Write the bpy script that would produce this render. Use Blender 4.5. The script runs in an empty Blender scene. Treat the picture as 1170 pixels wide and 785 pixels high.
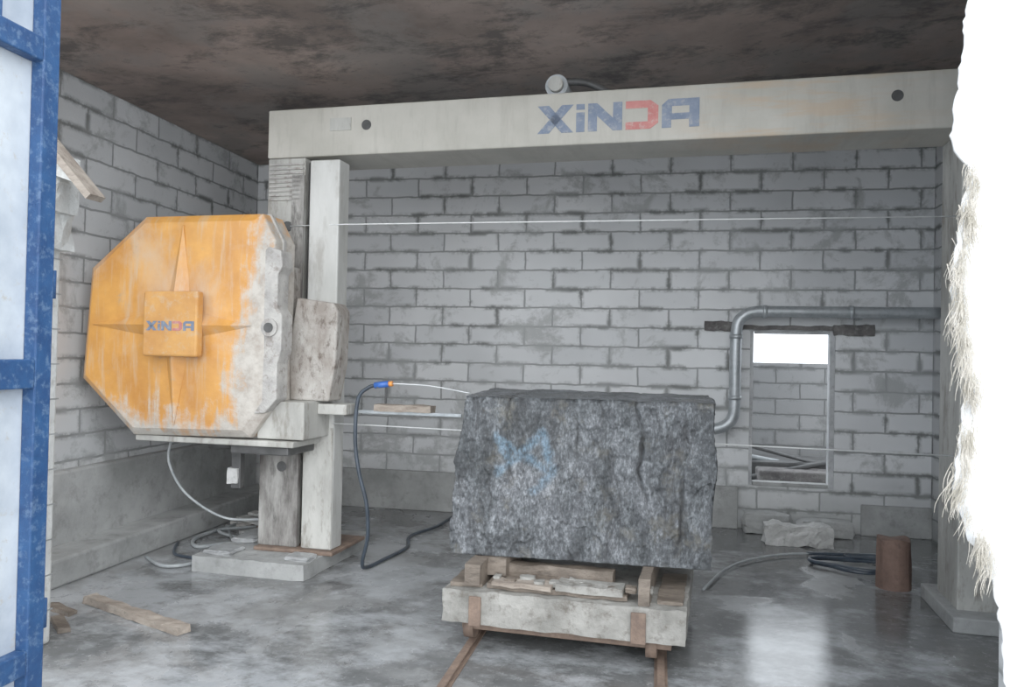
import bpy, bmesh, math, random
from mathutils import Vector, Matrix, noise
random.seed(7)
S = bpy.context.scene
COL = S.collection

# ------------------------------------------------------------------ materials
def new_mat(name):
    m = bpy.data.materials.new(name); m.use_nodes = True
    nt = m.node_tree; b = nt.nodes['Principled BSDF']
    return m, nt, b
def N(nt, t, **k):
    n = nt.nodes.new(t)
    for a, v in k.items(): setattr(n, a, v)
    return n
def ramp(nt, fac, stops):
    r = N(nt, 'ShaderNodeValToRGB')
    e = r.color_ramp.elements
    while len(e) < len(stops): e.new(0.5)
    for i, (p, c) in enumerate(stops):
        e[i].position = p; e[i].color = (*c, 1) if len(c) == 3 else c
    nt.links.new(fac, r.inputs[0]); return r.outputs[0]
def noise_n(nt, vec, scale, detail=6, rough=0.6, dist=0.0):
    n = N(nt, 'ShaderNodeTexNoise'); n.inputs['Scale'].default_value = scale
    n.inputs['Detail'].default_value = detail; n.inputs['Roughness'].default_value = rough
    n.inputs['Distortion'].default_value = dist
    nt.links.new(vec, n.inputs['Vector']); return n.outputs['Fac']
def mixc(nt, fac, a, b, mode='MIX'):
    m = N(nt, 'ShaderNodeMix', data_type='RGBA', blend_type=mode)
    for sock, v in ((m.inputs[0], fac), (m.inputs[6], a), (m.inputs[7], b)):
        if isinstance(v, (int, float)): sock.default_value = v
        elif isinstance(v, tuple): sock.default_value = (*v, 1)
        else: nt.links.new(v, sock)
    return m.outputs[2]
def mth(nt, op, a, b=0.0, clamp=False):
    m = N(nt, 'ShaderNodeMath', operation=op, use_clamp=clamp)
    for s, v in ((m.inputs[0], a), (m.inputs[1], b)):
        if isinstance(v, (int, float)): s.default_value = v
        else: nt.links.new(v, s)
    return m.outputs[0]
def bump(nt, b, h, strength=0.3, dist=0.01):
    n = N(nt, 'ShaderNodeBump'); n.inputs['Strength'].default_value = strength
    n.inputs['Distance'].default_value = dist
    nt.links.new(h, n.inputs['Height']); nt.links.new(n.outputs[0], b.inputs['Normal'])
def coords(nt): return N(nt, 'ShaderNodeTexCoord').outputs['Object']
def mapped(nt, v, scale=(1, 1, 1), rot=(0, 0, 0)):
    mp = N(nt, 'ShaderNodeMapping'); mp.inputs['Scale'].default_value = scale; mp.inputs['Rotation'].default_value = rot
    nt.links.new(v, mp.inputs[0]); return mp.outputs[0]

def weathered(name, c1, c2, c3=None, scale=4.0, rough=0.6, metal=0.0, bs=0.25, lo=0.35, hi=0.65, speck=0.5, stretch=None):
    m, nt, b = new_mat(name); v = coords(nt)
    if stretch: v = mapped(nt, v, stretch)
    n1 = noise_n(nt, v, scale, 6, 0.65)
    col = ramp(nt, n1, [(lo, c1), (hi, c2)])
    if c3:
        n2 = noise_n(nt, v, scale*3.1, 6, 0.7)
        f = ramp(nt, n2, [(0.52, (0, 0, 0)), (0.66, (speck,)*3)])
        col = mixc(nt, f, col, c3)
    nt.links.new(col, b.inputs['Base Color'])
    b.inputs['Roughness'].default_value = rough; b.inputs['Metallic'].default_value = metal
    bump(nt, b, noise_n(nt, v, scale*8, 4, 0.7), bs, 0.01)
    return m

def block_wall(name, horiz, seed=0.0, dark=1.0):
    """aerated concrete blocks 600x200 with smeared mortar. horiz: 'X' or 'Y' world axis along wall"""
    m, nt, b = new_mat(name); v = coords(nt)
    sp = N(nt, 'ShaderNodeSeparateXYZ'); nt.links.new(v, sp.inputs[0])
    cb = N(nt, 'ShaderNodeCombineXYZ')
    nt.links.new(sp.outputs[0 if horiz == 'X' else 1], cb.inputs[0]); nt.links.new(sp.outputs[2], cb.inputs[1])
    nz = N(nt, 'ShaderNodeTexNoise'); nz.inputs['Scale'].default_value = 6; nz.inputs['Detail'].default_value = 5
    nt.links.new(v, nz.inputs['Vector'])
    off = N(nt, 'ShaderNodeVectorMath', operation='SUBTRACT'); nt.links.new(nz.outputs['Color'], off.inputs[0]); off.inputs[1].default_value = (.5, .5, .5)
    sc = N(nt, 'ShaderNodeVectorMath', operation='SCALE'); nt.links.new(off.outputs[0], sc.inputs[0]); sc.inputs['Scale'].default_value = 0.030
    ad = N(nt, 'ShaderNodeVectorMath', operation='ADD'); nt.links.new(cb.outputs[0], ad.inputs[0]); nt.links.new(sc.outputs[0], ad.inputs[1])
    ad2 = N(nt, 'ShaderNodeVectorMath', operation='ADD'); nt.links.new(ad.outputs[0], ad2.inputs[0]); ad2.inputs[1].default_value = (20+seed, 20, 0)
    def brick(ms, sm):
        br = N(nt, 'ShaderNodeTexBrick'); br.offset = 0.5; nt.links.new(ad2.outputs[0], br.inputs['Vector'])
        br.inputs['Scale'].default_value = 1.0
        br.inputs['Brick Width'].default_value = 0.6; br.inputs['Row Height'].default_value = 0.2
        br.inputs['Mortar Size'].default_value = ms; br.inputs['Mortar Smooth'].default_value = sm
        return br
    br = brick(.012, .5); br.inputs['Bias'].default_value = -0.1
    d = dark
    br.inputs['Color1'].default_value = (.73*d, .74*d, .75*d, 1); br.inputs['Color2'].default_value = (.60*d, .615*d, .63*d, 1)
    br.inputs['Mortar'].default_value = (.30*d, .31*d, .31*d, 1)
    br2 = brick(.046, .85)
    sm = ramp(nt, noise_n(nt, v, 2.8, 7, 0.72), [(0.46, (0, 0, 0)), (0.57, (1, 1, 1))])
    f = mth(nt, 'MULTIPLY', br2.outputs['Fac'], sm, True)
    hz = mth(nt, 'ADD', noise_n(nt, v, 1.0, 4, .6), mth(nt, 'MULTIPLY', mth(nt, 'SUBTRACT', sp.outputs[2], 2.0), -.03))
    mcol = ramp(nt, hz, [(.42, (.16*d, .165*d, .16*d)), (.58, (.35*d, .36*d, .36*d))])
    col = mixc(nt, mth(nt, 'MULTIPLY', f, .95), br.outputs['Color'], mcol)
    blot = ramp(nt, noise_n(nt, v, 2.0, 8, 0.74, 0.4), [(0.54, (0, 0, 0)), (0.63, (.75, .75, .75))])
    col = mixc(nt, blot, col, (.37*d, .38*d, .375*d))
    damp = mth(nt, 'SUBTRACT', 1.15, mth(nt, 'ADD', sp.outputs[2], mth(nt, 'MULTIPLY', noise_n(nt, v, 1.6, 6, .65), .9)), True)
    col = mixc(nt, mth(nt, 'MULTIPLY', damp, .9, True), col, (.25*d, .26*d, .25*d))
    gr = ramp(nt, noise_n(nt, v, 0.6, 4, 0.6), [(0.3, (.80, .80, .80)), (0.7, (1.05, 1.05, 1.05))])
    col = mixc(nt, 1.0, col, gr, 'MULTIPLY')
    nt.links.new(col, b.inputs['Base Color']); b.inputs['Roughness'].default_value = 0.9
    h = mth(nt, 'ADD', mth(nt, 'MULTIPLY', br.outputs['Fac'], -.5), mth(nt, 'ADD', mth(nt, 'MULTIPLY', noise_n(nt, v, 40, 4, .7), 0.5), mth(nt, 'MULTIPLY', f, .5)))
    bump(nt, b, h, 0.35, 0.012)
    return m

M_backwall = block_wall('aerated_block_back', 'X')
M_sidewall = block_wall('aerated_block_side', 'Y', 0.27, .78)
M_outwall_shaded = block_wall('aerated_block_outer', 'X', 0.1, .26)  # same blocks, colour darkened so the wall beyond the door looks in shadow
M_found = weathered('foundation_concrete', (.22, .225, .22), (.36, .365, .36), (.13, .13, .125), 2.2, .8, bs=.5)
def ceil_mat():
    m, nt, b = new_mat('stained_ceiling'); v = coords(nt)
    base = ramp(nt, noise_n(nt, v, .7, 6, .6), [(.38, (.15, .117, .103)), (.62, (.32, .25, .22))])
    grey = ramp(nt, noise_n(nt, mapped(nt, v, (1.2, .9, 1)), 1.1, 7, .65), [(.50, (0, 0, 0)), (.60, (.6, .6, .6))])
    col = mixc(nt, grey, base, (.20, .185, .175))
    stain = ramp(nt, noise_n(nt, mapped(nt, v, (.9, 1.3, 1)), 1.5, 10, .76, .2), [(.50, (0, 0, 0)), (.61, (.82, .82, .82))])
    col = mixc(nt, stain, col, (.065, .058, .055))
    s2 = ramp(nt, noise_n(nt, v, 9, 6, .78), [(.58, (0, 0, 0)), (.68, (.5, .5, .5))])
    col = mixc(nt, s2, col, (.06, .055, .053))
    nt.links.new(col, b.inputs['Base Color']); b.inputs['Roughness'].default_value = .85
    bump(nt, b, noise_n(nt, v, 9, 5, .7), .2, .012)
    return m
M_ceil = ceil_mat()
def beam_mat():
    m, nt, b = new_mat('cream_paint_grimy'); v = coords(nt)
    sp = N(nt, 'ShaderNodeSeparateXYZ'); nt.links.new(v, sp.inputs[0])
    col = ramp(nt, noise_n(nt, v, 1.2, 7, .62), [(.35, (.36, .345, .30)), (.65, (.49, .47, .42))])
    st = ramp(nt, noise_n(nt, mapped(nt, v, (7, 1, 1.2)), 1.2, 7, .7), [(.50, (0, 0, 0)), (.68, (.4, .4, .4))])
    col = mixc(nt, st, col, (.27, .245, .21))
    rx = mth(nt, 'MULTIPLY', mth(nt, 'SUBTRACT', 1.0, mth(nt, 'ABSOLUTE', mth(nt, 'SUBTRACT', sp.outputs[0], .95))), 1.4, True)
    rr = ramp(nt, noise_n(nt, mapped(nt, v, (1.2, 1, 9)), 1.6, 6, .65), [(.46, (0, 0, 0)), (.60, (.6, .6, .6))])
    col = mixc(nt, mth(nt, 'MULTIPLY', rx, rr), col, (.46, .33, .21))
    nt.links.new(col, b.inputs['Base Color']); b.inputs['Roughness'].default_value = .5
    return m
M_cream = beam_mat()
M_creamdirty = weathered('cream_paint_dirty', (.25, .245, .225), (.47, .465, .435), (.16, .14, .115), 3.2, .6, bs=.2, speck=.8, stretch=(1, 1, .35))
M_slab = weathered('column_pale_paint', (.40, .40, .38), (.58, .58, .56), (.28, .26, .23), 2.4, .5, bs=.1, speck=.6, stretch=(1, 1, .3))
M_colstain = weathered('column_stained', (.08, .07, .065), (.34, .33, .31), (.07, .065, .06), 3.5, .6, bs=.3, lo=.38, hi=.6, speck=.8, stretch=(1.4, 1, .4))
M_residue = weathered('stone_slurry_residue', (.27, .26, .25), (.48, .465, .44), (.16, .13, .11), 5, .8, bs=.6, speck=.7)
M_sludge = weathered('grey_sludge', (.24, .245, .25), (.40, .41, .415), (.17, .17, .17), 5, .35, bs=.5, speck=.5)
M_speckle = weathered('casing_speckled', (.22, .19, .165), (.42, .40, .37), (.10, .075, .06), 6, .75, bs=.5, speck=.9, stretch=(1, 1, .6))
M_dark = weathered('dark_grease', (.03, .03, .03), (.07, .07, .07), None, 6, .5)
M_lintel = weathered('tarred_lintel', (.06, .055, .055), (.14, .13, .125), (.24, .24, .23), 6, .8, bs=.6)
M_steel = weathered('galvanised_steel', (.34, .37, .39), (.50, .53, .55), (.25, .27, .28), 7, .42, metal=.55, bs=.1)
M_wire = weathered('wire_light', (.60, .62, .62), (.75, .75, .75), None, 20, .5)
M_rust = weathered('rusted_steel', (.12, .08, .06), (.22, .15, .11), (.09, .06, .05), 9, .7, bs=.4)
M_wood = weathered('weathered_wood', (.19, .15, .12), (.35, .30, .25), (.10, .075, .06), 5, .85, bs=.5, stretch=(1, 3, 3))
M_wetwood = weathered('wet_timber', (.10, .078, .06), (.21, .17, .135), (.055, .04, .03), 6, .55, bs=.6, stretch=(1, 3, 3), speck=.7)
M_woodred = weathered('brown_wood', (.11, .065, .05), (.18, .11, .085), (.05, .035, .03), 8, .8, bs=.5)
M_trolley = weathered('trolley_deck_grey', (.15, .145, .13), (.33, .32, .295), (.09, .075, .06), 3.5, .55, bs=.6, speck=.85)
M_hose = weathered('dark_rubber_hose', (.02, .028, .04), (.045, .06, .08), None, 8, .35)
M_cable = weathered('grey_cable', (.20, .22, .23), (.36, .38, .39), None, 8, .5)
M_blue = weathered('blue_gate_paint', (.006, .038, .13), (.013, .065, .19), (.20, .31, .46), 9, .6, bs=.2, speck=.30)
def panel_mat():
    m, nt, b = new_mat('frosted_gate_panel'); v = coords(nt)
    col = ramp(nt, noise_n(nt, v, 2.5, 6, .6), [(.35, (.32, .37, .44)), (.65, (.56, .61, .66))])
    d = ramp(nt, noise_n(nt, v, 14, 7, .75), [(.58, (0, 0, 0)), (.68, (.6, .6, .6))])
    col = mixc(nt, d, col, (.40, .35, .28))
    nt.links.new(col, b.inputs['Base Color']); b.inputs['Roughness'].default_value = .6
    return m
M_panel = panel_mat()
M_nozzle = weathered('blue_nozzle', (.02, .08, .35), (.04, .14, .5), None, 8, .4)
M_orange = weathered('orange_ring', (.7, .25, .04), (.8, .3, .06), None, 8, .4)
M_txtblue = weathered('letter_blue', (.11, .15, .23), (.18, .22, .30), (.4, .4, .38), 9, .5, bs=.05, speck=.5)
M_txtred = weathered('letter_red', (.46, .13, .12), (.53, .20, .18), (.5, .45, .4), 9, .5, bs=.05, speck=.5)
M_cloth = weathered('white_torn_sheet', (.80, .81, .82), (.9, .9, .9), None, 3, .9, bs=.5)
M_fringe = weathered('frayed_fibres', (.36, .33, .27), (.62, .58, .52), None, 14, .95, bs=.5)
M_water = weathered('water_spray', (.55, .58, .6), (.72, .74, .75), None, 10, .2)
M_pillar = weathered('pillar_render', (.44, .44, .425), (.62, .62, .60), (.27, .25, .22), 4, .9, bs=.5, speck=.6)
M_rock = weathered('pale_rock', (.30, .30, .29), (.54, .54, .53), (.16, .16, .15), 6, .85, bs=.6)
M_frame = weathered('opening_frame', (.30, .31, .32), (.50, .51, .52), (.2, .19, .18), 4, .7)

def cover_mat():
    m, nt, b = new_mat('orange_cover_weathered'); v = coords(nt)
    sp = N(nt, 'ShaderNodeSeparateXYZ'); nt.links.new(v, sp.inputs[0])
    X, Z = sp.outputs[0], sp.outputs[2]
    n1 = noise_n(nt, v, 1.9, 7, .6)
    n2 = noise_n(nt, v, 9, 7, .7)
    yel = ramp(nt, n1, [(.36, (.50, .205, .04)), (.62, (.71, .335, .07))])
    nd = noise_n(nt, mapped(nt, v, (9, 1, 1.0)), 2.0, 7, .65)
    yel = mixc(nt, ramp(nt, nd, [(.50, (0, 0, 0)), (.68, (.6, .6, .6))]), yel, (.54, .41, .27))
    dust = ramp(nt, noise_n(nt, v, 1.1, 8, .7, .5), [(.50, (0, 0, 0)), (.66, (.5, .5, .5))])
    yel = mixc(nt, dust, yel, (.53, .45, .36))
    gx = mth(nt, 'MULTIPLY', mth(nt, 'ADD', X, 3.08), 3.2)
    gz = mth(nt, 'MULTIPLY', mth(nt, 'SUBTRACT', 1.30, Z), 1.8)
    g = mth(nt, 'MAXIMUM', gx, gz)
    low = mth(nt, 'MULTIPLY', mth(nt, 'SUBTRACT', 2.0, Z), .45)
    g = mth(nt, 'ADD', g, low)
    g = mth(nt, 'ADD', g, mth(nt, 'MULTIPLY', mth(nt, 'SUBTRACT', n1, .5), 2.8))
    g = mth(nt, 'ADD', g, mth(nt, 'MULTIPLY', mth(nt, 'SUBTRACT', n2, .5), 1.4))
    g = mth(nt, 'ADD', g, mth(nt, 'MULTIPLY', mth(nt, 'SUBTRACT', nd, .5), 1.4))
    f = ramp(nt, g, [(.25, (0, 0, 0)), (.55, (.5, .5, .5)), (.85, (.96, .96, .96))])
    crust = ramp(nt, n2, [(.35, (.32, .29, .26)), (.6, (.50, .48, .44))])
    col = mixc(nt, f, yel, crust)
    sp2 = ramp(nt, noise_n(nt, v, 6, 9, .75), [(.60, (0, 0, 0)), (.70, (.65, .65, .65))])
    col = mixc(nt, sp2, col, (.38, .28, .18))
    nt.links.new(col, b.inputs['Base Color'])
    nt.links.new(mth(nt, 'ADD', mth(nt, 'MULTIPLY', f, .35), .38), b.inputs['Roughness'])
    bump(nt, b, mth(nt, 'ADD', n2, f), .25, .01)
    return m
M_cover = cover_mat()
M_boss = weathered('orange_plate', (.54, .24, .06), (.68, .34, .09), (.53, .42, .29), 4, .5, bs=.1, speck=.5)

def floor_mat():
    m, nt, b = new_mat('wet_concrete_floor'); v = coords(nt)
    sp = N(nt, 'ShaderNodeSeparateXYZ'); nt.links.new(v, sp.inputs[0])
    n1 = noise_n(nt, mapped(nt, v, (1, .8, 1), (0, 0, .3)), 1.0, 8, .62, .3); n2 = noise_n(nt, v, 7, 8, .72)
    dry = ramp(nt, n2, [(.3, (.13, .13, .13)), (.7, (.27, .275, .275))])
    wetf = mth(nt, 'ADD', n1, mth(nt, 'MULTIPLY', sp.outputs[0], .018))
    wet = ramp(nt, wetf, [(.40, (0, 0, 0)), (.47, (1, 1, 1))])
    col = mixc(nt, wet, dry, mixc(nt, .6, dry, (.055, .057, .058)))
    wn = mth(nt, 'ADD', noise_n(nt, mapped(nt, v, (1, 1.4, 1), (0, 0, .5)), 1.0, 9, .72), mth(nt, 'MULTIPLY', sp.outputs[0], -.012))
    white = ramp(nt, wn, [(.49, (0, 0, 0)), (.60, (.75, .75, .75))])
    col = mixc(nt, white, col, (.38, .395, .41))
    spots = ramp(nt, noise_n(nt, v, 18, 7, .8), [(.57, (0, 0, 0)), (.66, (.5, .5, .5))])
    col = mixc(nt, spots, col, (.46, .47, .48))
    dk = ramp(nt, noise_n(nt, v, 3.3, 9, .78), [(.56, (0, 0, 0)), (.65, (.6, .6, .6))])
    col = mixc(nt, dk, col, (.085, .08, .075))
    nt.links.new(col, b.inputs['Base Color'])
    r = N(nt, 'ShaderNodeMapRange'); nt.links.new(wet, r.inputs[0]); r.inputs['To Min'].default_value = .42; r.inputs['To Max'].default_value = .05
    nt.links.new(r.outputs[0], b.inputs['Roughness'])
    bn = N(nt, 'ShaderNodeBump'); bn.inputs['Distance'].default_value = .012
    nt.links.new(mth(nt, 'SUBTRACT', .6, mth(nt, 'MULTIPLY', wet, .48)), bn.inputs['Strength'])
    nt.links.new(n2, bn.inputs['Height']); nt.links.new(bn.outputs[0], b.inputs['Normal'])
    return m
M_floor = floor_mat()
M_yard = weathered('outdoor_ground', (.25, .25, .24), (.36, .36, .35), (.18, .18, .17), 2, .8)

def stone_mat():
    m, nt, b = new_mat('rough_granite'); v = coords(nt)
    vm = mapped(nt, v, (1.2, 1, .55), (0, .3, 0))
    a = noise_n(nt, vm, 60, 7, .8)
    a2 = noise_n(nt, vm, 12, 8, .75)
    c = noise_n(nt, mapped(nt, v, (1.4, 1, .75), (0, .35, 0)), 2.6, 9, .68, .6)
    mix = mth(nt, 'ADD', mth(nt, 'MULTIPLY', a, .6), mth(nt, 'MULTIPLY', a2, .4))
    base = ramp(nt, mix, [(.38, (.020, .022, .026)), (.50, (.085, .090, .098)), (.61, (.27, .285, .305))])
    patch = ramp(nt, c, [(.40, (.45, .47, .47)), (.52, (.85, .87, .87)), (.64, (1.3, 1.3, 1.3))])
    col = mixc(nt, 1.0, base, patch, 'MULTIPLY')
    vein = ramp(nt, noise_n(nt, mapped(nt, v, (4, 1, 1.0), (0, .35, 0)), 1.8, 9, .70, 1.0), [(.55, (0, 0, 0)), (.60, (.7, .7, .7)), (.65, (0, 0, 0))])
    col = mixc(nt, vein, col, (.020, .020, .022))
    br = ramp(nt, noise_n(nt, v, 5, 8, .75), [(.54, (0, 0, 0)), (.66, (.55, .55, .55))])
    col = mixc(nt, br, col, (.13, .118, .09))
    ac = N(nt, 'ShaderNodeAttribute', attribute_name='crevice')
    col = mixc(nt, ac.outputs['Fac'], col, (.014, .014, .015))
    at = N(nt, 'ShaderNodeAttribute', attribute_name='paint')
    pf = mth(nt, 'MULTIPLY', at.outputs['Fac'], ramp(nt, mix, [(.44, (.05, .05, .05)), (.56, (.55, .55, .55))]))
    col = mixc(nt, pf, col, (.15, .28, .40))
    nt.links.new(col, b.inputs['Base Color']); b.inputs['Roughness'].default_value = .36
    bump(nt, b, mth(nt, 'ADD', mix, mth(nt, 'MULTIPLY', noise_n(nt, v, 90, 3, .7), .4)), .8, .02)
    return m
M_stone = stone_mat()

# ------------------------------------------------------------------ geometry helpers
def finish(ob, mat=None, bevel=0.0, smooth=False, seg=2):
    COL.objects.link(ob)
    if mat: ob.data.materials.append(mat)
    if bevel:
        md = ob.modifiers.new('bevel', 'BEVEL'); md.width = bevel; md.segments = seg; md.limit_method = 'ANGLE'
    if smooth:
        for p in ob.data.polygons: p.use_smooth = True
    return ob
def from_bm(name, bm, mat=None, **k):
    bmesh.ops.recalc_face_normals(bm, faces=bm.faces)
    me = bpy.data.meshes.new(name); bm.to_mesh(me); bm.free()
    return finish(bpy.data.objects.new(name, me), mat, **k)
def add_box(bm, x0, x1, y0, y1, z0, z1):
    vs = [bm.verts.new((x, y, z)) for x in (x0, x1) for y in (y0, y1) for z in (z0, z1)]
    for f in ((0, 1, 3, 2), (4, 6, 7, 5), (0, 4, 5, 1), (2, 3, 7, 6), (0, 2, 6, 4), (1, 5, 7, 3)):
        bm.faces.new([vs[i] for i in f])
    return vs
def box(name, x0, x1, y0, y1, z0, z1, mat, bevel=0.008):
    bm = bmesh.new(); add_box(bm, x0, x1, y0, y1, z0, z1)
    return from_bm(name, bm, mat, bevel=bevel)
def boxes(name, lst, mat, bevel=0.0):
    bm = bmesh.new()
    for t in lst: add_box(bm, *t)
    return from_bm(name, bm, mat, bevel=bevel)
def rough_box(name, x0, x1, y0, y1, z0, z1, mat, amp=.012, step=.05, seed=0):
    """box with chipped, uneven faces"""
    bm = bmesh.new(); vs = add_box(bm, x0, x1, y0, y1, z0, z1)
    for ax, L in ((0, x1-x0), (1, y1-y0), (2, z1-z0)):
        n = max(0, min(40, int(L/step)-1))
        if n:
            ed = [e for e in bm.edges if abs((e.verts[0].co-e.verts[1].co)[ax]) > L*.9]
            bmesh.ops.subdivide_edges(bm, edges=ed, cuts=n, use_grid_fill=True)
    for v in bm.verts:
        q = v.co*9+Vector((seed*3.1, 0, seed))
        v.co += Vector((noise.fractal(q, 1, 2, 3), noise.fractal(q+Vector((9, 0, 0)), 1, 2, 3), noise.fractal(q+Vector((0, 9, 0)), 1, 2, 3)))*amp
        v.co.z = max(v.co.z, z0-.003)
    return from_bm(name, bm, mat)
def prism(name, pts, y0, y1, mat, bevel=0.0):
    bm = bmesh.new()
    a = [bm.verts.new((x, y0, z)) for x, z in pts]; b = [bm.verts.new((x, y1, z)) for x, z in pts]
    bm.faces.new(a); bm.faces.new(b[::-1]); n = len(pts)
    for i in range(n): bm.faces.new((a[i], a[(i+1) % n], b[(i+1) % n], b[i]))
    return from_bm(name, bm, mat, bevel=bevel)
def cyl(name, p0, p1, r, mat, seg=24, r2=None, bevel=0.0):
    p0, p1 = Vector(p0), Vector(p1); d = p1-p0
    bm = bmesh.new()
    bmesh.ops.create_cone(bm, cap_ends=True, segments=seg, radius1=r, radius2=r if r2 is None else r2, depth=d.length)
    M = Matrix.Translation((p0+p1)/2) @ d.to_track_quat('Z', 'Y').to_matrix().to_4x4()
    bmesh.ops.transform(bm, matrix=M, verts=bm.verts)
    ob = from_bm(name, bm, mat, bevel=bevel)
    for p in ob.data.polygons: p.use_smooth = len(p.vertices) == 4
    return ob
def tube(name, pts, r, mat, smooth=True):
    P = [Vector(p) for p in pts]
    path = []
    if smooth:
        for i in range(len(P)-1):
            a = P[max(i-1, 0)]; b = P[i]; c = P[i+1]; d = P[min(i+2, len(P)-1)]
            for k in range(8):
                t = k/8
                path.append(.5*((2*b)+(-a+c)*t+(2*a-5*b+4*c-d)*t*t+(-a+3*b-3*c+d)*t**3))
        path.append(P[-1])
    else: path = P
    bm = bmesh.new(); rings = []; prev = None
    for i, p in enumerate(path):
        t = (path[min(i+1, len(path)-1)]-path[max(i-1, 0)]).normalized()
        n = t.orthogonal().normalized() if prev is None else (prev - t*prev.dot(t)).normalized()
        prev = n; bn = t.cross(n)
        rings.append([bm.verts.new(p+(n*math.cos(a)+bn*math.sin(a))*r) for a in [j*math.tau/10 for j in range(10)]])
    for A, B in zip(rings, rings[1:]):
        for j in range(10): bm.faces.new((A[j], A[(j+1) % 10], B[(j+1) % 10], B[j]))
    bm.faces.new(rings[0]); bm.faces.new(rings[-1][::-1])
    return from_bm(name, bm, mat, smooth=True)
def group(name, pivot, parts, rz=0.0):
    e = bpy.data.objects.new(name, None); e.empty_display_size = .2
    COL.objects.link(e); e.location = pivot; e.rotation_euler = (0, 0, math.radians(rz))
    for o in parts:
        o.parent = e; o.matrix_parent_inverse = Matrix.Translation(-Vector(pivot))
    return e
def rock(name, c, s, mat, seed=0, amp=.18):
    bm = bmesh.new(); bmesh.ops.create_cube(bm, size=2)
    bmesh.ops.subdivide_edges(bm, edges=bm.edges, cuts=6, use_grid_fill=True)
    for v in bm.verts:
        q = v.co.copy(); q = q.lerp(q.normalized()*1.25, .35)
        d = noise.fractal(q*1.3+Vector((seed*7.3, seed, 0)), 1, 2, 4)
        q += q.normalized()*d*amp
        v.co = Vector((c[0]+q.x*s[0], c[1]+q.y*s[1], max(c[2]+q.z*s[2], c[2]-s[2])))
    return from_bm(name, bm, mat)

# ------------------------------------------------------------------ room shell
XL, XR, YF, YB = -4.50, 2.62, 3.7, 8.25
def zc(x): return 3.80+.042*(x+4.44)
box('floor', XL-.3, XR+.3, 3.0, YB+.25, -.15, 0, M_floor, 0)
box('ground_outside', -14, 14, -9, 2.998, -.15, -.01, M_yard, 0)
box('ground_yard', -6, 10, YB+.26, 20, -.15, -.01, M_found, 0)
DX0, DX1, DZ0, DZ1 = .915, 1.73, .43, 1.99
boxes('wall_back', [(XL-.3, DX0, YB, YB+.25, 0, 4.25), (DX1, XR+.3, YB, YB+.25, 0, 4.25),
                    (DX0, DX1, YB, YB+.25, DZ1, 4.25), (DX0, DX1, YB, YB+.25, 0, DZ0)], M_backwall)
box('wall_left', XL-.3, XL, YF+.1, YB, 0, 4.2, M_sidewall, 0)
box('wall_right', XR, XR+.3, YF-.25, YB, 0, 4.3, M_sidewall, 0)
box('wall_front', 1.45, XR, YF-.25, YF, 0, 4.15, M_backwall, 0)
bm = bmesh.new(); vs = add_box(bm, XL-.3, XR+.3, YF, YB+.3, 0, .2)
for v in bm.verts: v.co.z += zc(v.co.x)
from_bm('ceiling', bm, M_ceil)
boxes('trim_foundation', [(XL, DX0-.1, YB-.06, YB-.001, 0, .42), (DX1+.25, XR, YB-.05, YB-.001, 0, .3)], M_found, .01)
bm = bmesh.new(); add_box(bm, XL+.001, XL+.10, YF+.15, YB-.07, 0, .75); add_box(bm, XL+.001, XL+.40, YF+.3, YB-.07, 0, .20)
from_bm('concrete_ledge', bm, M_found, bevel=.02)

group('door_1', (1.3, YB, 0), [
    boxes('jambs', [(DX0, DX0+.035, YB+.02, YB+.12, DZ0, DZ1), (DX1-.05, DX1, YB+.02, YB+.12, DZ0, DZ1)], M_frame, .004),
    box('sill', DX0+.045, DX1-.05, YB+.02, YB+.14, DZ0, DZ0+.04, M_found),
    box('head', DX0+.045, DX1-.05, YB+.02, YB+.10, DZ1-.03, DZ1, M_frame)])
group('trim_lintel', (1.3, YB, 2.0), [rough_box('left', DX0-.45, DX0-.12, YB-.03, YB, 1.98, 2.08, M_lintel, .02, .04, 1), rough_box('mid', DX0-.16, DX1+.12, YB-.014, YB, 2.0, 2.045, M_lintel, .01, .04, 2), rough_box('right', DX1-.02, DX1+.36, YB-.03, YB, 1.95, 2.06, M_lintel, .02, .04, 3)])
box('wall_outer', -1.5, 5, 10.6, 10.85, 0, 1.66, M_outwall_shaded, 0)
group('scrap_pile', (1.6, 9.4, 0), [
    tube('pipe_1', [(.9, 9.3, .62), (1.9, 9.7, .42)], .03, M_cable, False), tube('pipe_2', [(.9, 9.1, .36), (2.3, 9.2, .68)], .03, M_dark, False), tube('pipe_3', [(1.0, 9.0, .75), (1.9, 9.5, .5)], .02, M_dark, False),
    box('crate', .8, 2.5, 9.3, 10.0, 0, .55, M_dark, .02), box('slab', 1.1, 2.1, 8.9, 9.25, 0, .50, M_lintel, .02)])

dp = [(2.60, 8.02, 2.17), (1.2, 8.02, 2.17), (.95, 8.02, 2.17), (.82, 8.02, 2.12), (.76, 8.02, 2.0), (.75, 8.02, 1.6), (.75, 8.02, 1.25), (.73, 8.02, 1.12), (.66, 8.02, 1.04), (.55, 8.02, 1.0)]
group('ventilation_duct', (.75, 8.1, 2.0), [tube('duct', dp, .056, M_steel),
      cyl('collar_1', (1.0, 8.02, 2.17), (1.04, 8.02, 2.17), .064, M_steel), cyl('collar_2', (.755, 8.02, 1.9), (.755, 8.02, 1.94), .064, M_steel),
      cyl('collar_3', (1.8, 8.02, 2.17), (1.84, 8.02, 2.17), .064, M_steel), cyl('collar_4', (.75, 8.02, 1.3), (.75, 8.02, 1.34), .064, M_steel),
      box('bracket', 1.9, 1.93, 8.06, 8.25, 2.10, 2.13, M_steel, 0), box('bracket_2', .74, .77, 8.06, 8.25, 1.6, 1.63, M_steel, 0)])

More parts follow.
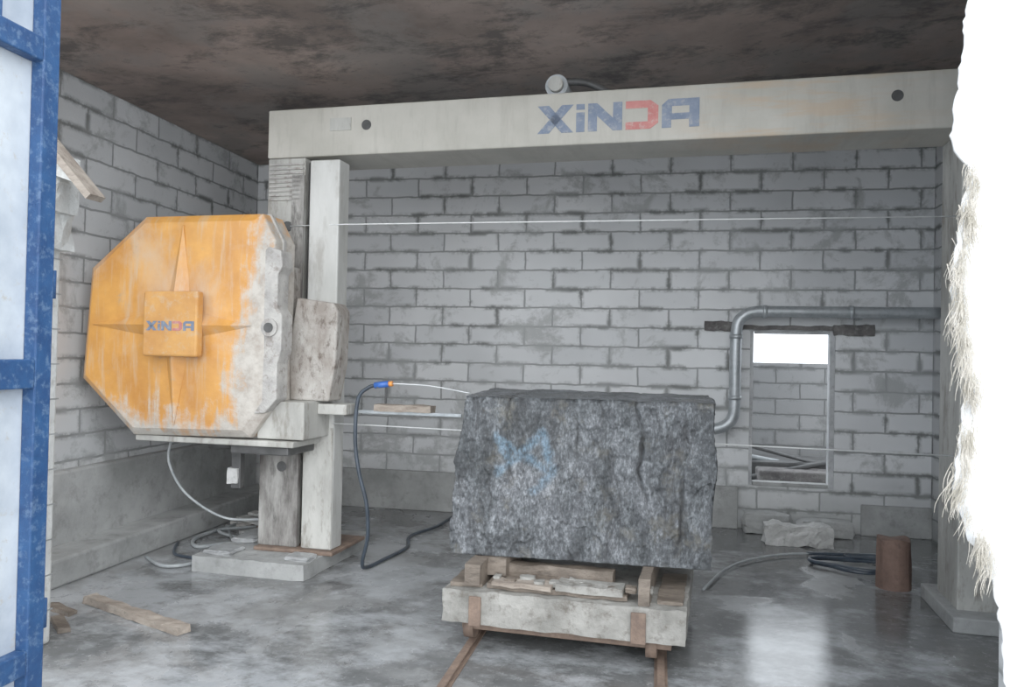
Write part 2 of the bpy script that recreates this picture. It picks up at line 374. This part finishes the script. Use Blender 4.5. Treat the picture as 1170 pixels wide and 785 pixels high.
# ------------------------------------------------------------------ lettering
def letters(prefix, x, z, h, y, t=.004, wide=1.0, gap=None):
    o = []
    def P(nm, pts, mat): o.append(prism(prefix+nm, [(x+a*wide*h, z+b*h) for a, b in pts], y-t, y, mat))
    P('X_a', [(0, 1), (.42, 1), (1.30, 0), (.88, 0)], M_txtblue); P('X_b', [(.88, 1), (1.30, 1), (.42, 0), (0, 0)], M_txtblue)
    x += 1.40*wide*h
    P('I_a', [(0, 0), (.30, 0), (.30, .70), (0, .70)], M_txtblue); P('I_b', [(0, .80), (.30, .80), (.30, 1), (0, 1)], M_txtblue)
    x += .42*wide*h
    P('N', [(0, 0), (.32, 0), (.32, .55), (.88, 0), (1.2, 0), (1.2, 1), (.88, 1), (.88, .45), (.32, 1), (0, 1)], M_txtblue)
    x += 1.32*wide*h
    P('D', [(0, 0), (.85, 0), (1.12, .2), (1.12, .8), (.85, 1), (0, 1), (0, .74), (.76, .74), (.76, .26), (0, .26)], M_txtred)
    x += 1.24*wide*h
    P('A', [(0, 0), (.32, 0), (.32, .28), (.92, .28), (.92, 0), (1.26, 0), (1.26, 1), (.22, 1), (0, .8), (0, .3)], M_txtblue)
    P('A_gap', [(.34, .50), (.92, .50), (.92, .74), (.34, .74)], gap or M_cream)
    o[-1].location.y -= t*.4
    return o

# ------------------------------------------------------------------ machine
parts = []
A = parts.append
A(rough_box('plinth', -3.44, -2.50, 5.45, 6.6, 0, .12, M_found, .008, .08))
A(boxes('column_foot', [(-3.10, -2.42, 5.74, 6.34, .12, .15)], M_rust, .008))
A(box('column_main', -3.12, -2.79, 5.86, 6.30, .15, 3.24, M_creamdirty, .01))
A(box('column_lower_stained', -3.10, -2.76, 5.80, 5.858, .15, 1.05, M_colstain, .01))
A(box('column_mid_stained', -2.90, -2.79, 5.845, 5.862, 1.4, 3.1, M_colstain, .004))
A(box('groove', -2.79, -2.715, 5.95, 6.2, .15, 3.24, M_dark, 0))
A(cyl('lead_screw', (-2.752, 5.90, .25), (-2.752, 5.90, 3.2), .022, M_dark))
A(box('column_slab', -2.715, -2.46, 5.80, 5.98, .15, 3.20, M_slab, .012))
A(box('slab_lower_dirt', -2.712, -2.463, 5.793, 5.80, .16, 1.1, M_creamdirty, 0))
A(cyl('port_upper', (-2.93, 5.842, 2.69), (-2.93, 5.90, 2.69), .04, M_dark))
A(cyl('port_lower', (-2.90, 5.792, .78), (-2.90, 5.84, .78), .04, M_dark))
bm = bmesh.new()
for k in range(9): add_box(bm, -3.10, -2.80, 5.845, 5.862, 2.90+k*.035, 2.915+k*.035)
A(from_bm('ribbed_cover', bm, M_residue))
A(box('beam', -3.13, 2.34, 5.86, 6.36, 3.245, 3.635, M_cream, .012))
A(box('beam_patch', -2.58, -2.40, 5.852, 5.862, 3.44, 3.54, M_creamdirty, 0))
A(cyl('beam_hole_1', (-2.27, 5.855, 3.475), (-2.27, 5.88, 3.475), .04, M_dark)); A(cyl('beam_hole_2', (1.55, 5.855, 3.475), (1.55, 5.88, 3.475), .038, M_dark))
parts += letters('letter_', -.90, 3.335, .205, 5.86, wide=1.01)
A(cyl('hoist_motor', (-.78, 5.95, 3.72), (-.78, 6.3, 3.72), .085, M_steel)); A(cyl('hoist_motor_cap', (-.78, 5.90, 3.72), (-.78, 5.95, 3.72), .055, M_creamdirty))
A(tube('hoist_arm', [(-.72, 6.0, 3.76), (-.55, 6.0, 3.74), (-.38, 6.0, 3.65)], .028, M_dark)); A(box('hoist_foot', -.88, -.42, 5.95, 6.3, 3.63, 3.66, M_dark, 0))
A(box('column_right', 1.95, 2.32, 5.88, 6.34, 0, 3.245, M_creamdirty, .01))
A(box('column_right_plinth', 1.88, 2.38, 5.7, 6.5, 0, .1, M_found, .01))
oct_ = [(-3.84, 2.70), (-2.84, 2.70), (-2.73, 2.50), (-2.73, 1.28), (-2.90, 1.05), (-3.90, 1.03), (-4.38, 1.45), (-4.32, 2.31)]
cx, cz = -3.49, 1.87
def scl(p, s): return (cx+(p[0]-cx)*s, cz+(p[1]-cz)*s)
bm = bmesh.new()
rings = []
for y, s in ((5.62, 1.0), (5.36, 1.0), (5.345, .995), (5.315, .955), (5.30, .93)):
    rings.append([bm.verts.new((q[0], y, q[1])) for q in [scl(p, s) for p in oct_]])
for a, b in zip(rings, rings[1:]):
    for i in range(8): bm.faces.new((a[i], a[(i+1) % 8], b[(i+1) % 8], b[i]))
c = bm.verts.new((cx, 5.275, cz))
for i in range(8): bm.faces.new((rings[-1][i], rings[-1][(i+1) % 8], c))
bm.faces.new(rings[0])
A(from_bm('wheel_cover', bm, M_cover))
def star(ax, az, w):
    bm = bmesh.new(); d = Vector((ax-cx, 0, az-cz)).normalized(); n = Vector((d.z, 0, -d.x))
    C = Vector((cx, 5.285, cz)); T = Vector((ax, 5.30, az))
    p = [C+n*w, C-n*w, T, C+Vector((0, -.10, 0)), T+Vector((0, -.012, 0))]
    v = [bm.verts.new(q) for q in p]
    bm.faces.new((v[0], v[3], v[4], v[2])); bm.faces.new((v[1], v[2], v[4], v[3])); bm.faces.new((v[0], v[1], v[3])); bm.faces.new((v[0], v[2], v[1]))
    return bm
for i, (ax, az) in enumerate(((cx+.02, 2.62), (cx-.02, 1.12), (-4.26, 1.87), (-2.88, 1.87))):
    A(from_bm('star_ridge_%d' % (i+1), star(ax, az, .13), M_cover))
A(box('name_plate', cx-.22, cx+.24, 5.175, 5.25, cz-.235, cz+.245, M_boss, .015))
parts += letters('plate_letter_', cx-.19, cz-.045, .070, 5.175, .003, wide=1.03, gap=M_boss)
bm = bmesh.new()
o1 = [bm.verts.new((x, 5.44, z)) for x, z in [scl(p, 1.015) for p in oct_]]; o2 = [bm.verts.new((x, 5.48, z)) for x, z in [scl(p, 1.015) for p in oct_]]
i1 = [bm.verts.new((x, 5.44, z)) for x, z in oct_]; i2 = [bm.verts.new((x, 5.48, z)) for x, z in oct_]
for i in range(8):
    j = (i+1) % 8
    bm.faces.new((o1[i], o1[j], o2[j], o2[i])); bm.faces.new((o1[i], i1[i], i1[j], o1[j])); bm.faces.new((o2[i], o2[j], i2[j], i2[i]))
A(from_bm('cover_flange', bm, M_residue))
A(prism('carriage_plate', [(-2.84, 2.38), (-2.76, 2.45), (-2.66, 2.42), (-2.645, 2.30), (-2.68, 2.25), (-2.68, 2.0), (-2.64, 1.95), (-2.64, 1.7), (-2.67, 1.6), (-2.67, 1.34), (-2.76, 1.24), (-2.92, 1.22), (-2.92, 1.27), (-2.80, 1.36), (-2.78, 1.7), (-2.80, 2.1)], 5.30, 5.46, M_residue, .010))
A(cyl('carriage_hub', (-2.735, 5.285, 1.86), (-2.735, 5.30, 1.86), .065, M_residue)); A(cyl('carriage_hub_slot', (-2.735, 5.275, 1.86), (-2.735, 5.29, 1.86), .035, M_dark))
A(box('carriage_block', -3.2, -2.80, 5.62, 5.86, 1.3, 2.35, M_speckle, .01))
A(prism('casing', [(-2.68, 2.10), (-2.38, 2.06), (-2.34, 2.0), (-2.35, 1.6), (-2.40, 1.32), (-2.72, 1.32), (-2.74, 1.7)], 5.58, 5.80, M_speckle, .015))
A(boxes('carriage_base', [(-2.88, -2.50, 5.40, 5.84, 1.04, 1.32), (-3.90, -2.56, 5.36, 5.78, .985, 1.03), (-2.50, -2.26, 5.60, 5.8, 1.22, 1.30)], M_creamdirty, .01))
A(box('carriage_under', -3.1, -2.62, 5.4, 5.84, .92, .985, M_dark, .01))
A(cyl('drive_motor', (-3.3, 5.6, .93), (-3.3, 5.6, .985), .10, M_dark))
A(box('motor_bracket', -3.22, -3.14, 5.6, 5.66, .62, .93, M_dark, .006)); A(rough_box('motor_bracket_grout', -3.24, -3.15, 5.58, 5.62, .66, .78, M_rock, .01, .03))
A(box('side_bar', -2.42, -1.42, 5.78, 5.81, 1.225, 1.25, M_steel, .003)); A(rough_box('side_board', -2.1, -1.65, 5.74, 5.86, 1.25, 1.30, M_wood, .008))
A(tube('wire_upper', [(-2.90, 5.84, 2.69), (-2.4, 5.79, 2.685), (1.97, 5.86, 2.66)], .0045, M_wire, False))
A(tube('wire_lower', [(-2.46, 5.78, 1.14), (-.2, 5.79, 1.115), (1.97, 5.84, 1.10)], .0045, M_wire, False))
A(tube('power_cable', [(-3.75, 5.6, 1.0), (-3.78, 5.6, .8), (-3.66, 5.65, .55), (-3.4, 5.75, .36), (-3.2, 5.9, .32), (-3.10, 6.0, .33)], .010, M_cable))
for i, (x, y, sx, sy, sz) in enumerate(((-3.28, 5.62, .12, .10, .022), (-2.62, 5.62, .10, .08, .02), (-3.3, 6.1, .10, .2, .03))):
    A(rock('slurry_cake_%d' % (i+1), (x, y, .13), (sx, sy, sz), M_sludge, i+20))
group('wire_saw_machine', (-2.8, 5.9, 0), parts, -3.5)

# ------------------------------------------------------------------ stone block
def stone():
    x0, x1, y0, y1, z0, z1 = -1.22, .335, 4.60, 5.42, .502, 1.462
    bm = bmesh.new()
    PL = bm.verts.layers.float.new('paint'); CL = bm.verts.layers.float.new('crevice')
    PL = bm.verts.layers.float['paint']
    nx, ny, nz = 230, 50, 150
    idx = {}
    def V(i, j, k):
        if (i, j, k) not in idx:
            fx, fy, fz = i/nx, j/ny, k/nz
            idx[(i, j, k)] = bm.verts.new((x0+(x1-x0)*fx, y0+(y1-y0)*fy, z0+(z1-z0)*fz))
        return idx[(i, j, k)]
    for j in (0, ny):
        for i in range(nx):
            for k in range(nz): bm.faces.new((V(i, j, k), V(i+1, j, k), V(i+1, j, k+1), V(i, j, k+1)))
    for i in (0, nx):
        for j in range(ny):
            for k in range(nz): bm.faces.new((V(i, j, k), V(i, j+1, k), V(i, j+1, k+1), V(i, j, k+1)))
    for k in (0, nz):
        for i in range(nx):
            for j in range(ny): bm.faces.new((V(i, j, k), V(i+1, j, k), V(i+1, j+1, k), V(i, j+1, k)))
    cracks = [(-.83, .06, 2.5, .016), (-.10, .07, 3, .034), (.16, .06, 2.2, .022), (-.52, .12, 1.8, .016), (-.30, .06, 3, .010), (-1.02, .05, 3, .010)]
    segs = [((-.95, 1.22), (-.62, 1.02)), ((-.93, 1.0), (-.66, 1.25)), ((-.66, 1.25), (-.60, 1.02)), ((-.60, 1.02), (-.70, .90)), ((-.95, 1.22), (-.88, 1.10))]
    def sd(px, pz, a, b):
        ax, az = a; bx, bz = b; dx, dz = bx-ax, bz-az
        t = max(0, min(1, ((px-ax)*dx+(pz-az)*dz)/(dx*dx+dz*dz)))
        return math.hypot(px-ax-dx*t, pz-az-dz*t)
    data = []
    for (i, j, k), v in idx.items():
        p = v.co.copy(); fz = k/nz; fx = i/nx; fy = j/ny
        n = Vector((-(i == 0)+(i == nx), -(j == 0)+(j == ny), (k == nz)-(k == 0)*1.0)); n.normalize()
        big = noise.fractal(p*1.8, 1, 2, 4)
        med = noise.fractal(Vector((p.x*7+p.z*2.5, p.y*5, p.z*4)), 1, 2.1, 5)
        fine = noise.fractal(Vector((p.x*30, p.y*30, p.z*20)), 1, 2, 4)
        c1 = noise.cell(Vector((p.x*6+p.z*3+med*.6, 3, p.z*5+big)))
        ridge = 1-abs(noise.noise(Vector((p.x*5+p.z*2.8, p.y*3, p.z*3.4))))*2.4
        d = .013*big+.013*med+.011*fine+.009*ridge+.006*c1-.011
        cr = 0
        for c, wv, fr, dep in cracks:
            xc = c+wv*noise.noise(Vector((c*9, 0, p.z*fr)))*1.6+.018*noise.noise(Vector((c*3, 5, p.z*14)))-.10*(p.z-.98)*(1 if c < -.2 else -.4)
            brk = max(0, min(1, .65+1.5*noise.noise(Vector((c*5, 1, p.z*5)))))
            d -= dep*math.exp(-((p.x-xc)/.011)**2)*brk
            cr = max(cr, math.exp(-((p.x-xc)/.009)**2)*min(1, dep*50)*brk)
        amp = 1.0
        if k == 0: amp = .2
        if k == nz: amp = .3
        q = p+n*d*amp
        if fx < .25: q.x += (.25-fx)*4*(fz**1.5)*.085+ (.25-fx)*.12*noise.noise(Vector((0, 3, p.z*5)))
        if fx > .85: q.x += (fx-.85)*.25*noise.noise(Vector((7, p.y*2, p.z*4)))
        if k != 0: q.z += .010*noise.noise(Vector((p.x*5, p.y*4, 2)))*fz
        if k != 0: q.z -= .012*(1-fy)*fz
        if (j == 0) and fz > .97: q.y += .008
        m = min(sd(p.x, p.z, *s) for s in segs)+.02*noise.fractal(p*14, 1, 2, 3)
        data.append((v, q, max(0, min(1, (.036-m)/.03)) if j == 0 else 0, cr*.9 if j == 0 else 0))
    for v, q, a, cr in data:
        v.co = q; v[PL] = a; v[CL] = cr
    return from_bm('granite_block', bm, M_stone, smooth=True)
stone()

# ------------------------------------------------------------------ trolley + rails
tp = []
tp.append(rough_box('deck_slab', -1.14, .22, 4.33, 5.75, .17, .355, M_trolley, .010, .05))
tp.append(rough_box('deck_board_1', -.90, -.10, 4.40, 4.60, .358, .385, M_wetwood, .008))
tp.append(rough_box('deck_board_2', -.86, -.52, 4.36, 4.47, .385, .41, M_wood, .012))
tp.append(rough_box('deck_board_3', -.50, -.12, 4.38, 4.52, .385, .425, M_trolley, .014))
tp.append(rough_box('deck_board_4', -1.12, -.93, 4.40, 4.95, .356, .38, M_wetwood, .008))
tp.append(rough_box('deck_board_5', .06, .2, 4.42, 5.0, .356, .375, M_wetwood, .008))
tp.append(rough_box('deck_board_6', -.84, -.2, 4.6, 4.68, .356, .46, M_wetwood, .012))
tp.append(rough_box('bearer_1', -1.02, -.93, 4.36, 5.6, .38, .50, M_wetwood, .006, .06))
tp.append(rough_box('bearer_2', -.035, .025, 4.36, 5.6, .356, .50, M_wetwood, .006, .06))
tp.append(rough_box('bearer_3', -.95, -.82, 4.52, 5.5, .40, .50, M_wetwood, .006, .06))
tp.append(boxes('straps', [(-.98, -.91, 4.312, 4.332, .165, .33), (-.07, .01, 4.312, 4.332, .165, .33)], M_rust, .004))
tp.append(boxes('chassis', [(-1.06, .14, 4.45, 4.57, .10, .17), (-1.06, .14, 5.4, 5.52, .10, .17)], M_rust, .005))
for i, (x, y) in enumerate(((-1.02, 4.51), (.03, 4.51), (-1.02, 5.46), (.03, 5.46))):
    tp.append(cyl('wheel_%d' % (i+1), (x-.03, y, .105), (x+.03, y, .105), .072, M_rust))
for i in range(11):
    x = -.85+i*.085; tp.append(rock('chip_%d' % (i+1), (x, 4.49+random.uniform(-.08, .05), .41), (random.uniform(.015, .045), .03, .016), random.choice([M_trolley, M_wetwood]), i))
group('rail_trolley', (-.45, 5.0, 0), tp, -4)
for i, x in enumerate((-1.04, .045)):
    boxes('rail' if i == 0 else 'rail.001', [(x-.035, x+.035, 3.02, 8.0, 0, .008), (x-.009, x+.009, 3.02, 8.0, .008, .022), (x-.02, x+.02, 3.02, 8.0, .022, .032)], M_rust)

# ------------------------------------------------------------------ hose with nozzle
h = [(-2.06, 5.62, 1.45), (-2.13, 5.62, 1.43), (-2.21, 5.62, 1.34), (-2.23, 5.63, 1.05), (-2.20, 5.64, .80), (-2.14, 5.66, .55), (-2.14, 5.70, .3), (-2.20, 5.76, .09), (-2.20, 5.84, .024), (-2.15, 6.14, .02), (-2.10, 6.55, .02), (-2.2, 6.95, .02), (-2.08, 7.4, .02), (-2.05, 7.9, .02)]
group('water_hose', (-2.2, 5.7, 0), [tube('hose', h, .015, M_hose), cyl('nozzle', (-2.08, 5.62, 1.447), (-1.97, 5.62, 1.462), .024, M_nozzle), cyl('nozzle_ring', (-1.97, 5.62, 1.462), (-1.94, 5.62, 1.464), .020, M_orange),
    box('nozzle_clamp', -2.06, -2.045, 5.60, 5.80, 1.43, 1.442, M_dark, 0), box('clamp_post', -2.06, -2.045, 5.785, 5.80, 1.24, 1.44, M_dark, 0),
    tube('water_jet', [(-1.94, 5.62, 1.465), (-1.65, 5.62, 1.455), (-1.35, 5.62, 1.41)], .004, M_water)])
group('floor_cable', (-3.7, 6.2, 0), [
    tube('cable_1', [(-4.0, 7.4, .02), (-3.95, 6.9, .02), (-4.0, 6.4, .02), (-3.8, 6.1, .02), (-3.6, 6.3, .02), (-3.5, 6.0, .02), (-3.47, 5.8, .02)], .016, M_cable),
    tube('cable_2', [(-3.95, 7.6, .02), (-3.7, 7.0, .02), (-3.9, 6.6, .05), (-3.65, 6.5, .02), (-3.5, 6.65, .02), (-3.0, 6.8, .02)], .014, M_cable),
    tube('cable_4', [(-4.0, 6.9, .02), (-3.8, 6.6, .02), (-3.55, 6.2, .04), (-3.52, 5.7, .02), (-3.7, 5.5, .02), (-4.0, 5.7, .02)], .014, M_cable),
    tube('cable_3', [(-4.05, 6.2, .02), (-3.85, 5.85, .02), (-3.6, 5.75, .02), (-3.50, 5.6, .02)], .012, M_hose)])
dp = []
for i in range(18):
    x = random.uniform(-3.85, -3.45); y = random.uniform(6.85, 7.8)
    o = box('piece_%d' % (i+1), -.25, .25, -.06, .06, 0, .03, random.choice([M_wood, M_residue, M_wetwood, M_rock]), .004)
    o.data.transform(Matrix.Translation((x, y, .002+.014*(i % 5))) @ Matrix.Rotation(random.uniform(0, 3.1), 4, 'Z') @ Matrix.Rotation(random.uniform(-.05, .05), 4, 'Y'))
    dp.append(o)
group('scrap_boards', (-3.5, 7.3, 0), dp)
def plank(name, a, b, w, t, mat):
    a, b = Vector(a), Vector(b); d = b-a
    o = rough_box(name, 0, d.length, -w/2, w/2, 0, t, mat, .012, .05, a.x)
    o.data.transform(Matrix.Translation(a) @ Matrix.Rotation(math.atan2(d.y, d.x), 4, 'Z'))
    return o
plank('wooden_plank', (-3.68, 4.66, 0.003), (-2.74, 4.27, 0.003), .09, .045, M_wood)
plank('wooden_plank.001', (-3.62, 4.30, 0.003), (-3.42, 4.12, 0.003), .07, .03, M_wetwood)
plank('wooden_plank.002', (-3.85, 4.50, 0.003), (-3.60, 4.40, 0.003), .06, .025, M_wetwood)
rough_box('concrete_chunk', 1.0, 1.58, 7.55, 7.74, .003, .19, M_rock, .03, .04, 3)
rock('rubble', (1.08, 8.08, .10), (.22, .09, .10), M_found, 5)
rock('rubble.001', (1.62, 8.08, .08), (.24, .09, .08), M_found, 8)
pts = []
for i in range(60):
    a = i/60*math.tau*2.3; r = .26+.05*math.sin(i*.7); pts.append((1.62+r*math.cos(a)*1.15, 6.90+r*math.sin(a)*.8, .02+.0006*i))
pts += [(2.0, 7.1, .03), (1.9, 7.3, .02), (1.3, 7.24, .02)]
group('coiled_hose', (1.62, 6.9, 0), [tube('coil', pts, .015, M_hose, True),
   tube('tail', [(.35, 5.9, .02), (.55, 6.5, .02), (.8, 6.9, .02), (1.2, 7.2, .02), (1.9, 7.35, .02)], .010, M_cable)])  # second tube is a separate loose hose, only grouped with the coil
bm = bmesh.new(); rings = []
for k in range(9):
    z = k/8*.37; rings.append([bm.verts.new((1.78+math.cos(a)*(.115+.014*noise.noise(Vector((math.cos(a)*2, math.sin(a)*2, z*4)))+.01*(1-k/8)), 6.40+math.sin(a)*.115, z+(.012*math.sin(3*a) if k == 8 else 0))) for a in [j*math.tau/28 for j in range(28)]])
for a, b in zip(rings, rings[1:]):
    for j in range(28): bm.faces.new((a[j], a[(j+1) % 28], b[(j+1) % 28], b[j]))
bm.faces.new(rings[0]); bm.faces.new(rings[-1])
from_bm('wood_stump', bm, M_woodred)

# ------------------------------------------------------------------ entrance pillar, gate, torn sheet
def pillar():
    ps = [box('shaft', -3.72, -3.385, 3.72, 3.98, 0, 2.28, M_pillar, .02),
          rough_box('capital', -3.76, -3.31, 3.70, 3.98, 2.24, 2.46, M_pillar, .03, .05), rough_box('cap_block', -3.74, -3.27, 3.72, 3.96, 2.44, 2.76, M_pillar, .02, .05),
          tube('drain_lip', [(-3.45, 3.70, 2.08), (-3.36, 3.72, 2.2), (-3.30, 3.76, 2.32)], .035, M_pillar)]
    for i in range(11):
        ps.append(box('joint_%d' % i, -3.725, -3.382, 3.717, 3.983, .19+i*.2, .198+i*.2, M_found, 0))
    return ps
group('entrance_pillar', (-3.56, 3.9, 0), pillar())
group('board_roof', (-3.4, 3.95, 2.7), [prism('roof_board', [(-3.58, 3.08), (-3.03, 2.49), (-3.00, 2.515), (-3.55, 3.11)], 3.72, 3.84, M_wood), prism('underside_wedge', [(-3.58, 3.05), (-3.14, 2.59), (-3.34, 2.66), (-3.58, 2.78)], 3.75, 3.86, M_pillar)])
gx = -2.56
gp = [boxes('frame', [(gx-.03, gx+.03, 2.845, 2.935, .04, 4.1), (gx-.03, gx+.03, .9, .98, .04, 4.1), (gx-.03, gx+.03, .98, 2.845, 2.88, 2.98), (gx-.03, gx+.03, .98, 2.845, 1.52, 1.64), (gx-.03, gx+.03, .98, 2.845, .34, .44), (gx-.03, gx+.03, .98, 2.845, 4.0, 4.1), (gx-.03, gx+.03, .98, 2.845, .04, .12)], M_blue, .006),
      boxes('mid_stile', [(gx-.02, gx+.02, 2.60, 2.64, 2.98, 4.0)], M_blue),
      box('panel', gx-.045, gx-.03, .95, 2.90, .06, 4.08, M_panel, 0)]
for i in range(3): gp.append(cyl('hinge_%d' % i, (gx, 2.95, .5+i*1.4), (gx, 2.95, .62+i*1.4), .022, M_blue))
group('entrance_gate', (gx, 1.9, 0), gp)

edge = [(3.9, 1.14), (3.06, 1.12), (2.57, 1.075), (2.50, 1.09), (2.44, 1.15), (2.25, 1.12), (2.08, 1.085), (1.80, 1.11), (1.59, 1.15), (1.40, 1.12), (1.23, 1.096), (1.03, 1.178), (.87, 1.245), (.5, 1.29), (.02, 1.30)]
def ex(z):
    for (za, xa), (zb, xb) in zip(edge, edge[1:]):
        if zb <= z <= za: t = (z-zb)/(za-zb); return xb+(xa-xb)*t
    return edge[0][1]
bm = bmesh.new(); nz, nx = 200, 24; rows = []
for k in range(nz+1):
    z = .02+3.88*k/nz; row = []
    xe = ex(z)+.018*noise.fractal(Vector((0, 0, z*14)), 1, 2, 4)
    for i in range(nx+1):
        f = i/nx; x = xe+(2.75-xe)*f
        y = 3.22+.05*noise.noise(Vector((x*3, z*.8, 1)))+.02*noise.noise(Vector((x*9, z*4, 1)))+.05*math.exp(-f*14)*noise.noise(Vector((2, 3, z*5)))
        row.append(bm.verts.new((x, y, z)))
    rows.append(row)
for a, b in zip(rows, rows[1:]):
    for i in range(nx): bm.faces.new((a[i], a[i+1], b[i+1], b[i]))
sheet = from_bm('sheet', bm, M_cloth, smooth=True)
md = sheet.modifiers.new('thick', 'SOLIDIFY'); md.thickness = .012
bm = bmesh.new()
for tuft in range(60):
    tz = random.uniform(.95, 2.45); tx = ex(tz)-random.uniform(-.02, .012); tl = random.uniform(.05, .13); lean = random.uniform(-.6, .35)
    for i in range(26):
        z = tz+random.gauss(0, .022); x = tx+random.gauss(0, .012)+.012; L = tl*random.uniform(.4, 1.1); w = random.uniform(.0008, .002)
        y = 3.2+random.uniform(-.03, .03); sx = L*(lean*.5+random.uniform(-.2, .2)); bend = random.uniform(-.02, .02)
        pr = None
        for s in range(5):
            t = s/4; p = Vector((x+sx*math.sin(t*2)+bend*t*t, y, z-L*t)); ww = w*(1-t*.7)
            a, b = bm.verts.new(p+Vector((-ww, 0, 0))), bm.verts.new(p+Vector((ww, 0, 0)))
            if pr: bm.faces.new((pr[0], pr[1], b, a))
            pr = (a, b)
fr = from_bm('frayed_edge', bm, M_fringe)
group('torn_sheet', (2.0, 3.22, 0), [sheet, fr])

# ------------------------------------------------------------------ light
w = bpy.data.worlds.new('overcast'); S.world = w; w.use_nodes = True
bg = w.node_tree.nodes['Background']; bg.inputs[0].default_value = (.86, .93, 1.0, 1); bg.inputs[1].default_value = 2.7
sun = bpy.data.objects.new('sun_overcast', bpy.data.lights.new('sun_overcast', 'SUN')); COL.objects.link(sun)
sun.data.energy = 2.4; sun.data.angle = math.radians(80); sun.data.color = (1, .98, .95)
sun.rotation_euler = Vector((-.4, 1, -.36)).to_track_quat('-Z', 'Y').to_euler()

# ------------------------------------------------------------------ camera
cam = bpy.data.objects.new('camera', bpy.data.cameras.new('camera')); COL.objects.link(cam)
cam.data.sensor_width = 36; cam.data.lens = 900/1170*36
Mx = Matrix.Rotation(math.radians(10.5), 4, 'Z') @ Matrix.Rotation(math.radians(90.8), 4, 'X') @ Matrix.Rotation(math.radians(1.15), 4, 'Z')
cam.matrix_world = Matrix.Translation((0, 0, 1.7)) @ Mx
S.camera = cam
S.view_settings.view_transform = 'Standard'
S.view_settings.gamma = 1.2
